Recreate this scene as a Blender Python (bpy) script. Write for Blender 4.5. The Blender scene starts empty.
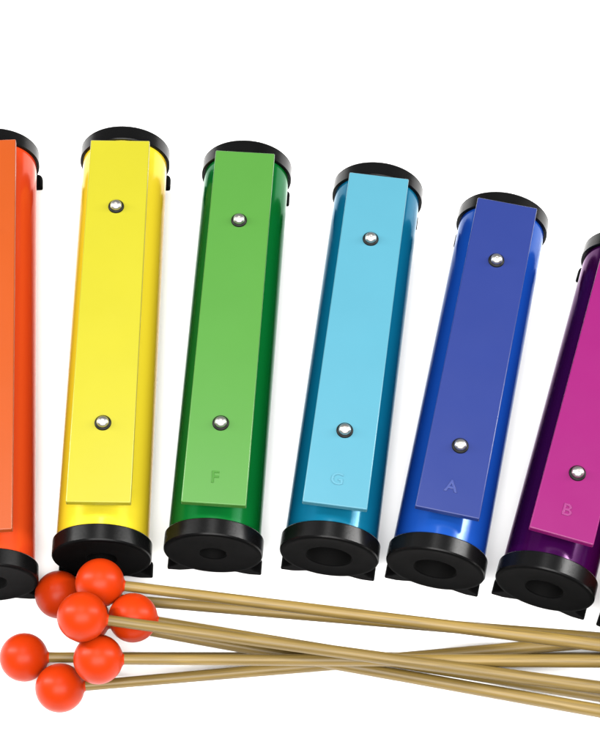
import bpy, bmesh, math, random
from mathutils import Vector, Matrix
random.seed(3)
K = 0.03                      # metres per cap radius: every length below is in cap radii
S = bpy.context.scene
COL = S.collection
R = math.radians

# ------------------------------------------------------------------ materials
def lin(c):
    c = c / 255.0
    return c / 12.92 if c <= 0.04045 else ((c + 0.055) / 1.055) ** 2.4
def new_mat(name):
    m = bpy.data.materials.new(name); m.use_nodes = True
    return m, m.node_tree, m.node_tree.nodes['Principled BSDF']
def noise_rough(nt, b, base, amp, scale, bump=0.0, bscale=None):
    tc = nt.nodes.new('ShaderNodeTexCoord'); n = nt.nodes.new('ShaderNodeTexNoise')
    n.inputs['Scale'].default_value = scale; n.inputs['Detail'].default_value = 5
    nt.links.new(tc.outputs['Object'], n.inputs['Vector'])
    mr = nt.nodes.new('ShaderNodeMapRange')
    mr.inputs['To Min'].default_value = base - amp; mr.inputs['To Max'].default_value = base + amp
    nt.links.new(n.outputs['Fac'], mr.inputs['Value']); nt.links.new(mr.outputs['Result'], b.inputs['Roughness'])
    if bump:
        n2 = nt.nodes.new('ShaderNodeTexNoise'); n2.inputs['Scale'].default_value = bscale or scale * 6
        n2.inputs['Detail'].default_value = 3
        nt.links.new(tc.outputs['Object'], n2.inputs['Vector'])
        bp = nt.nodes.new('ShaderNodeBump'); bp.inputs['Strength'].default_value = bump
        bp.inputs['Distance'].default_value = 0.0002
        nt.links.new(n2.outputs['Fac'], bp.inputs['Height']); nt.links.new(bp.outputs['Normal'], b.inputs['Normal'])
    return tc
def tint_noise(nt, b, tc, col, amp, scale, stretch=(1, 1, 1)):
    mp = nt.nodes.new('ShaderNodeMapping'); mp.inputs['Scale'].default_value = stretch
    n = nt.nodes.new('ShaderNodeTexNoise'); n.inputs['Scale'].default_value = scale; n.inputs['Detail'].default_value = 6
    nt.links.new(tc.outputs['Object'], mp.inputs['Vector']); nt.links.new(mp.outputs['Vector'], n.inputs['Vector'])
    cr = nt.nodes.new('ShaderNodeValToRGB')
    cr.color_ramp.elements[0].position = 0.3; cr.color_ramp.elements[1].position = 0.7
    cr.color_ramp.elements[0].color = tuple(c * (1 - amp) for c in col) + (1,)
    cr.color_ramp.elements[1].color = tuple(c * (1 + amp) for c in col) + (1,)
    nt.links.new(n.outputs['Fac'], cr.inputs['Fac']); nt.links.new(cr.outputs['Color'], b.inputs['Base Color'])

def bar_mat(name, col):
    m, nt, b = new_mat(name)
    tc = noise_rough(nt, b, 0.30, 0.03, 60, 0.05, 900)
    tint_noise(nt, b, tc, col, 0.02, 25)
    b.inputs['Specular IOR Level'].default_value = 0.27
    return m
def tube_mat(name, col, tint, coat_ior=1.09):
    m, nt, b = new_mat(name)
    tc = noise_rough(nt, b, 0.17, 0.03, 40, 0.04, 300)
    tint_noise(nt, b, tc, tuple(v * 0.98 for v in col), 0.03, 12, (1, 0.3, 1))
    b.inputs['Coat Weight'].default_value = 1.0
    b.inputs['Coat IOR'].default_value = coat_ior
    b.inputs['Coat Roughness'].default_value = 0.1
    b.inputs['Coat Tint'].default_value = tuple(tint) + (1,)
    b.inputs['Specular IOR Level'].default_value = 0.36
    return m
def black_plastic(name='black_plastic', rough=0.27, spec=0.13):
    m, nt, b = new_mat(name)
    tc = noise_rough(nt, b, rough, 0.05, 45, 0.12, 500)
    tint_noise(nt, b, tc, (0.002, 0.002, 0.0021), 0.25, 30)
    b.inputs['Specular IOR Level'].default_value = spec
    return m
def simple(name, col, rough, metal=0.0, spec=0.5, bump=0.0):
    m, nt, b = new_mat(name)
    tc = noise_rough(nt, b, rough, rough * 0.15, 70, bump, 500)
    tint_noise(nt, b, tc, col, 0.04, 30)
    b.inputs['Metallic'].default_value = metal
    b.inputs['Specular IOR Level'].default_value = spec
    return m
def wood_mat():
    m, nt, b = new_mat('pale_wood')
    tc = nt.nodes.new('ShaderNodeTexCoord'); oi = nt.nodes.new('ShaderNodeObjectInfo')
    ad = nt.nodes.new('ShaderNodeVectorMath'); ad.operation = 'ADD'
    nt.links.new(tc.outputs['Object'], ad.inputs[0]); nt.links.new(oi.outputs['Random'], ad.inputs[1])
    mp = nt.nodes.new('ShaderNodeMapping'); mp.inputs['Scale'].default_value = (4, 120, 120)
    nt.links.new(ad.outputs[0], mp.inputs['Vector'])
    n = nt.nodes.new('ShaderNodeTexNoise'); n.inputs['Scale'].default_value = 6; n.inputs['Detail'].default_value = 8
    n.inputs['Distortion'].default_value = 0.6
    nt.links.new(mp.outputs['Vector'], n.inputs['Vector'])
    cr = nt.nodes.new('ShaderNodeValToRGB'); e = cr.color_ramp.elements
    e[0].position = 0.28; e[0].color = WOOD_D + (1,); e[1].position = 0.72; e[1].color = WOOD_L + (1,)
    nt.links.new(n.outputs['Fac'], cr.inputs['Fac'])
    hv = nt.nodes.new('ShaderNodeHueSaturation'); mr = nt.nodes.new('ShaderNodeMapRange')      # each stick its own tone
    mr.inputs['To Min'].default_value = 0.88; mr.inputs['To Max'].default_value = 1.10
    nt.links.new(oi.outputs['Random'], mr.inputs['Value']); nt.links.new(mr.outputs['Result'], hv.inputs['Value'])
    nt.links.new(cr.outputs['Color'], hv.inputs['Color']); nt.links.new(hv.outputs['Color'], b.inputs['Base Color'])
    b.inputs['Roughness'].default_value = 0.42; b.inputs['Specular IOR Level'].default_value = 0.3
    bp = nt.nodes.new('ShaderNodeBump'); bp.inputs['Strength'].default_value = 0.25; bp.inputs['Distance'].default_value = 0.0002
    nt.links.new(n.outputs['Fac'], bp.inputs['Height']); nt.links.new(bp.outputs['Normal'], b.inputs['Normal'])
    return m
WOOD_D = (0.082, 0.053, 0.013); WOOD_L = (0.152, 0.100, 0.025)
BLACK = black_plastic(); MATTE = black_plastic('black_plastic_matte', 0.6, 0.012)
SCREW = simple('screw_steel', (0.52, 0.51, 0.49), 0.33, 1.0)
RUBBER = simple('dark_rubber', (0.004, 0.004, 0.0035), 0.5, 0.0, 0.12)
FELT = simple('black_felt', (0.012, 0.012, 0.012), 0.9, 0.0, 0.2)
HOLE = simple('hole_interior_black', (0.0012, 0.0012, 0.0012), 0.8, 0.0, 0.1)
WOOD = wood_mat()
BALL = simple('orange_red_ball_plastic', (0.272, 0.0175, 0.001), 0.36, 0.0, 0.09, 0.04)
gm, gnt, gb = new_mat('white_sweep')
gtc = noise_rough(gnt, gb, 0.85, 0.04, 8)
tint_noise(gnt, gb, gtc, (0.93, 0.93, 0.93), 0.012, 3)
gb.inputs['Specular IOR Level'].default_value = 0.1

# ------------------------------------------------------------------ mesh helpers
def link(name, bm, mat, parent=None, smooth=True, loc=None, rot=None, bevel=0.0, seg=3, sharp=30):
    bmesh.ops.recalc_face_normals(bm, faces=bm.faces)
    me = bpy.data.meshes.new(name); bm.to_mesh(me); bm.free()
    if isinstance(mat, (list, tuple)):
        for m in mat: me.materials.append(m)
    else: me.materials.append(mat)
    if smooth:
        me.polygons.foreach_set('use_smooth', [True] * len(me.polygons))
        me.set_sharp_from_angle(angle=R(sharp))
    o = bpy.data.objects.new(name, me); COL.objects.link(o)
    if parent: o.parent = parent
    if loc is not None: o.location = loc
    if rot is not None: o.rotation_euler = rot
    if bevel:
        b = o.modifiers.new('bevel', 'BEVEL'); b.width = bevel * K; b.segments = seg; b.limit_method = 'ANGLE'
        b.angle_limit = R(35); b.harden_normals = False
    return o
def lathe(bm, prof, axis, cen, n=96, mat=0):
    """prof = [(station along axis, radius)]; axis 'y' or 'z' or 'x'; closed with caps where radius is 0"""
    rings = []
    for s, r in prof:
        if r < 1e-6:
            p = (0, s, 0) if axis == 'y' else (s, 0, 0) if axis == 'x' else (0, 0, s)
            rings.append([bm.verts.new(((p[0] + cen[0]) * K, (p[1] + cen[1]) * K, (p[2] + cen[2]) * K))])
            continue
        ring = []
        for k in range(n):
            a = 2 * math.pi * k / n; c, d = r * math.cos(a), r * math.sin(a)
            p = (c, s, d) if axis == 'y' else (s, c, d) if axis == 'x' else (c, d, s)
            ring.append(bm.verts.new(((p[0] + cen[0]) * K, (p[1] + cen[1]) * K, (p[2] + cen[2]) * K)))
        rings.append(ring)
    for a, b in zip(rings, rings[1:]):
        for k in range(n):
            if len(a) == 1 and len(b) == 1: continue
            if len(a) == 1: f = bm.faces.new((a[0], b[k], b[(k + 1) % n]))
            elif len(b) == 1: f = bm.faces.new((a[k], a[(k + 1) % n], b[0]))
            else: f = bm.faces.new((a[k], a[(k + 1) % n], b[(k + 1) % n], b[k]))
            f.material_index = mat
def prism(bm, poly, y0, y1):
    """poly in (x,z), extruded along y"""
    a = [bm.verts.new((x * K, y0 * K, z * K)) for x, z in poly]
    b = [bm.verts.new((x * K, y1 * K, z * K)) for x, z in poly]
    bm.faces.new(a); bm.faces.new(b[::-1])
    for i in range(len(a)): bm.faces.new((a[i], a[(i + 1) % len(a)], b[(i + 1) % len(a)], b[i]))
def box(bm, x0, x1, y0, y1, z0, z1): prism(bm, [(x0, z0), (x1, z0), (x1, z1), (x0, z1)], y0, y1)
def tag(o, label=None, cat=None, group=None, kind=None):
    for k, v in (('label', label), ('category', cat), ('group', group), ('kind', kind)):
        if v: o[k] = v

# ------------------------------------------------------------------ the bells
H, TR, CD, ZB, WB = 1.0422, 0.934, 0.362, 2.35, 0.638     # axis height, tube radius, cap depth, bar top, half bar width
TH = 0.15
def foot_poly():
    half = [(0.97, 0.0), (0.965, 0.10), (0.94, 0.17), (0.84, 0.24), (0.76, 0.34), (0.74, 0.50)]
    up = half + [(-x, z) for x, z in half[::-1]]
    lo = [(-0.72, 0.0), (-0.60, 0.035), (-0.45, 0.095), (-0.30, 0.11), (0.30, 0.11), (0.45, 0.095), (0.60, 0.035), (0.72, 0.0)]
    return up + lo
def end_cap(parent, front, hole_r, y0):
    """front=True: open hole faces the camera (towards -y). y0 = near plane of the cap"""
    s = 1 if front else -1
    base = y0 if front else y0 + CD
    bm = bmesh.new()
    prof = [(CD + 0.3, 0.0), (CD + 0.3, hole_r), (0.03, hole_r), (0.012, hole_r + 0.018), (0.012, 0.86), (0.0, 0.90), (0.0, 0.955), (0.012, 0.982),
            (0.04, 1.0), (CD - 0.02, 1.0), (CD, 0.985), (CD, TR - 0.02)]
    lathe(bm, [(base + s * a, r) for a, r in prof], 'y', (0, 0, H), 128)
    bm.faces.ensure_lookup_table()
    o = link('end_cap', bm, [BLACK, HOLE, MATTE], parent)
    for i, p in enumerate(o.data.polygons[:7 * 128]): p.material_index = (1 if front else 0) if i < 256 else 2
    bm = bmesh.new()
    prism(bm, foot_poly(), y0 + 0.025, y0 + CD - 0.02)
    link('foot', bm, MATTE, o, bevel=0.03)
    return o
def letter_mesh(ch, size):
    cu = bpy.data.curves.new('letter', 'FONT'); cu.body = ch; cu.size = size * K; cu.extrude = 0.008 * K
    cu.bevel_depth = 0.005 * K; cu.bevel_resolution = 1; cu.align_x = 'CENTER'; cu.align_y = 'CENTER'
    t = bpy.data.objects.new('tmp', cu); COL.objects.link(t)
    dg = bpy.context.evaluated_depsgraph_get()
    me = bpy.data.meshes.new_from_object(t.evaluated_get(dg)); me.name = 'letter'
    bpy.data.objects.remove(t); me.materials.clear()
    return me
def bell(label, x, y, hd, L, bend, s1, a, s2, barc, tubec, tint, hole, letter=None, letc=None, litup=1.0):
    t = bpy.data.objects.new('chime_bell', None); COL.objects.link(t)
    t.location = (x * K, y * K, 0); t.rotation_euler = (0, 0, -R(hd)); t.empty_display_size = 0.02
    tag(t, label, 'chime bell', 'coloured chime bells fanned out in a row')
    bm = bmesh.new(); lathe(bm, [(CD - 0.15, TR), (L - CD + 0.15, TR)], 'y', (0, 0, H), 128)
    tm = tube_mat('tube_plastic', tubec, tint)
    link('tube', bm, tm, t)
    end_cap(t, True, hole, 0.0); end_cap(t, False, 0.3, L - CD)
    bmn = bar_mat('bar_enamel', barc)
    bm = bmesh.new(); box(bm, -WB, WB, a, bend, ZB - TH, ZB)
    bar = link('bar', bm, bmn, t, bevel=0.022)
    for s in (s1, s2):
        bm = bmesh.new()                                         # dark grommet ring let into the bar
        lathe(bm, [(ZB - 0.01, 0.06), (ZB + 0.03, 0.10), (ZB + 0.045, 0.135), (ZB + 0.03, 0.16), (ZB - 0.01, 0.172)], 'z', (0, s, 0), 48)
        g = link('grommet', bm, RUBBER, bar)
        bm = bmesh.new()
        lathe(bm, [(ZB + 0.02, 0.125), (ZB + 0.07, 0.125), (ZB + 0.10, 0.112), (ZB + 0.125, 0.085), (ZB + 0.138, 0.045), (ZB + 0.14, 0.03), (ZB + 0.115, 0.022), (ZB + 0.115, 0.0)], 'z', (0, s, 0), 48)
        link('screw', bm, SCREW, bar)
        bm = bmesh.new()                                         # felt spacer under the bar
        lathe(bm, [(1.93, 0.0), (1.93, 0.26), (ZB - TH - 0.002, 0.26), (ZB - TH - 0.002, 0.0)], 'z', (0, s, 0), 40)
        link('spacer', bm, FELT, t)
    if letter:
        me = letter_mesh(letter, 0.36)
        lm = bar_mat('embossed_letter', letc); me.materials.append(lm)
        o = bpy.data.objects.new('letter', me); COL.objects.link(o); o.parent = bar
        o.location = (-0.02 * K, (a + 0.56) * K, (ZB + 0.002) * K)
    return t
def c(*v, k=1.0): return tuple(max(0.004, lin(q) * k - 0.008) for q in v)
G = 0.234
bell('orange chime bell with red-orange tube, cut off by the left edge', -5.4323, -3.7338, -3.085, 10.369, 9.79, 7.5, .5843, 2.22,
     c(243, 117, 10, k=G), (0.33, 0.055, 0.012), (1, .62, .55), .38)
bell('yellow chime bell whose near cap stands behind the red mallet balls', -3.1938, -3.22, 0.864, 9.893, 9.263, 7.549, .6717, 2.404,
     c(246, 237, 76, k=G), (0.40, 0.40, 0.028), (1, .84, .6), .30)
bell('bright green chime bell with dark green tube and letter F on its bar', -0.967, -3.1063, 4.029, 9.421, 8.868, 7.103, .5297, 2.291,
     c(118, 193, 94, k=G), (0.006, 0.13, 0.03), (.30, .60, .45), .27, 'F', c(96, 176, 70, k=G))
bell('light blue chime bell with dark teal tube', 1.3542, -3.174, 8.069, 8.969, 8.381, 6.754, .5652, 2.21,
     c(122, 207, 233, k=G), (0.008, 0.13, 0.185), (.30, .58, .70), .46, 'G', c(131, 212, 238, k=G))
bell('royal blue chime bell with letter A on its bar', 3.4689, -3.4418, 12.685, 8.563, 8.068, 6.586, .6929, 2.168,
     c(77, 93, 174, k=G), (0.014, 0.070, 0.24), (.40, .55, .80), .43, 'A', c(102, 117, 196, k=G))
bell('magenta chime bell with dark purple tube and letter B', 5.6166, -3.8693, 17.257, 8.152, 7.583, 6.15, .6351, 2.035,
     c(192, 60, 148, k=G), (0.028, 0.003, 0.036), (.60, .30, .62), .38, 'B', c(204, 92, 166, k=G))
hd = 21.5; fx, fy = 6.7723, -4.2609
bell('chime bell mostly out of frame, only its black foot showing right of the magenta bell', fx + .97 * math.cos(R(hd)), fy - .97 * math.sin(R(hd)), hd, 7.8, 7.25, 5.9, .63, 2.0,
     c(214, 40, 40, k=G), (0.25, 0.010, 0.010), (.9, .5, .5), .38)

# ------------------------------------------------------------------ the mallets
RB, R0, R1, ML = 0.482, 0.100, 0.138, 12.3
def mallet(label, a, b):
    a, b = Vector(a), Vector(b); d = (b - a).normalized()
    t = bpy.data.objects.new('mallet', None); COL.objects.link(t)
    t.location = a * K; t.rotation_euler = d.to_track_quat('X', 'Z').to_euler(); t.empty_display_size = 0.02
    tag(t, label, 'mallet', 'wooden mallets with round orange-red heads')
    bm = bmesh.new()
    n = 40; prof = [(0.2, 0.0), (0.2, R0)]
    for k in range(1, n):
        s = 0.2 + (ML - 0.2) * k / n; prof.append((s, R0 + (R1 - R0) * (k / n) ** 0.8))
    prof += [(ML - 0.03, R1), (ML, R1 - 0.03), (ML, 0.0)]
    lathe(bm, prof, 'x', (0, 0, 0), 32)
    link('stick', bm, WOOD, t)
    bm = bmesh.new(); prof = []
    m = 40
    for k in range(m):
        th = math.pi * k / m
        if RB * math.sin(th) < 0.125 and th > 1.6: break
        prof.append((-RB * math.cos(th), RB * math.sin(th)))
    prof += [(RB + 0.0, 0.108), (RB + 0.02, R0 + 0.004), (RB + 0.015, 0.0)]
    lathe(bm, prof, 'x', (0, 0, 0), 64)
    link('ball', bm, BALL, t, sharp=50)
    return t
mallet('mallet with the leftmost ball of the pile, its stick running under the other balls', [-4.705, -5.079, 0.4795], [6.7894, -4.9928, 0.1275])
mallet('mallet with the lowest ball, nearest the bottom edge, its stick slanting up to the right', [-3.9474, -5.7446, 0.5748], [6.772, -4.6998, 0.3724])
mallet('mallet with its ball buried under the pile, its stick lowest at the right edge', [-3.48, -4.39, 0.78], [6.6024, -6.2213, 0.6045])
mallet('mallet with the darker ball touching the foot of the orange bell, half behind two others', [-4.0783, -3.7484, 0.4788], [6.7323, -4.7334, 0.5851])
mallet('mallet with the rightmost ball, half covered by the stick lying over it', [-2.502, -4.5698, 1.3529], [6.6686, -5.8436, 0.4072])
mallet('mallet whose ball sits right above the lowest ball and beside its stick', [-3.1502, -5.4019, 1.2942], [6.643, -5.2782, 0.8337])
mallet('mallet with the ball in front of the yellow bell, its stick topmost of all', [-3.166, -3.885, 1.4608], [6.6307, -5.0179, 1.0328])
mallet('mallet lying on top of the pile, its stick crossing in front of the rightmost ball', [-3.4262, -4.7781, 1.968], [6.6155, -5.7977, 0.7372])

# ------------------------------------------------------------------ setting
bm = bmesh.new()
v = [bm.verts.new((x * K, y * K, 0)) for x, y in ((-70, -60), (70, -60), (70, 60), (-70, 60))]; bm.faces.new(v)
g = link('ground', bm, gm, smooth=False); tag(g, 'plain white surface under the bells and mallets', 'ground', kind='structure')

# ------------------------------------------------------------------ lights (studio softboxes)
w = bpy.data.worlds.new('World'); S.world = w; w.use_nodes = True
w.node_tree.nodes['Background'].inputs['Color'].default_value = (1, 1, 1, 1)
w.node_tree.nodes['Background'].inputs['Strength'].default_value = 0.25
def area(name, loc, target, sx, sy, power):
    l = bpy.data.lights.new(name, 'AREA'); l.shape = 'RECTANGLE'; l.size = sx * K; l.size_y = sy * K; l.energy = power
    l.color = (1.0, 0.99, 0.975)
    o = bpy.data.objects.new(name, l); COL.objects.link(o); o.location = Vector(loc) * K
    o.rotation_euler = (Vector(target) - Vector(loc)).to_track_quat('-Z', 'Y').to_euler()
area('key_softbox', (2, -26, 46), (1, 0, 0), 52, 26, 62)
area('overhead_softbox', (-4, 6, 48), (-2, 4, 0), 22, 20, 12)
area('left_softbox', (-36, 8, 28), (0, 0, 0), 3.0, 34, 31)
area('right_softbox', (36, 8, 28), (0, 0, 0), 3.0, 34, 31)

# ------------------------------------------------------------------ camera
f, pitch, h, cx, cy = 1758.5373, 63.7903, 33.6961, 261.1807, 438.2646
cam = bpy.data.cameras.new('camera'); co = bpy.data.objects.new('camera', cam); COL.objects.link(co)
co.location = (0, -h / math.tan(R(pitch)) * K, h * K); co.rotation_euler = (R(90 - pitch), 0, 0)
cam.sensor_fit = 'VERTICAL'; cam.sensor_height = 36; cam.lens = f * 36 / 750
cam.shift_x = (300 - cx) / 750; cam.shift_y = (cy - 375) / 750
cam.clip_start = 0.01; cam.clip_end = 50
S.camera = co
S.view_settings.view_transform = 'Standard'; S.view_settings.look = 'None'; S.view_settings.gamma = 1
S.view_settings.exposure = 0
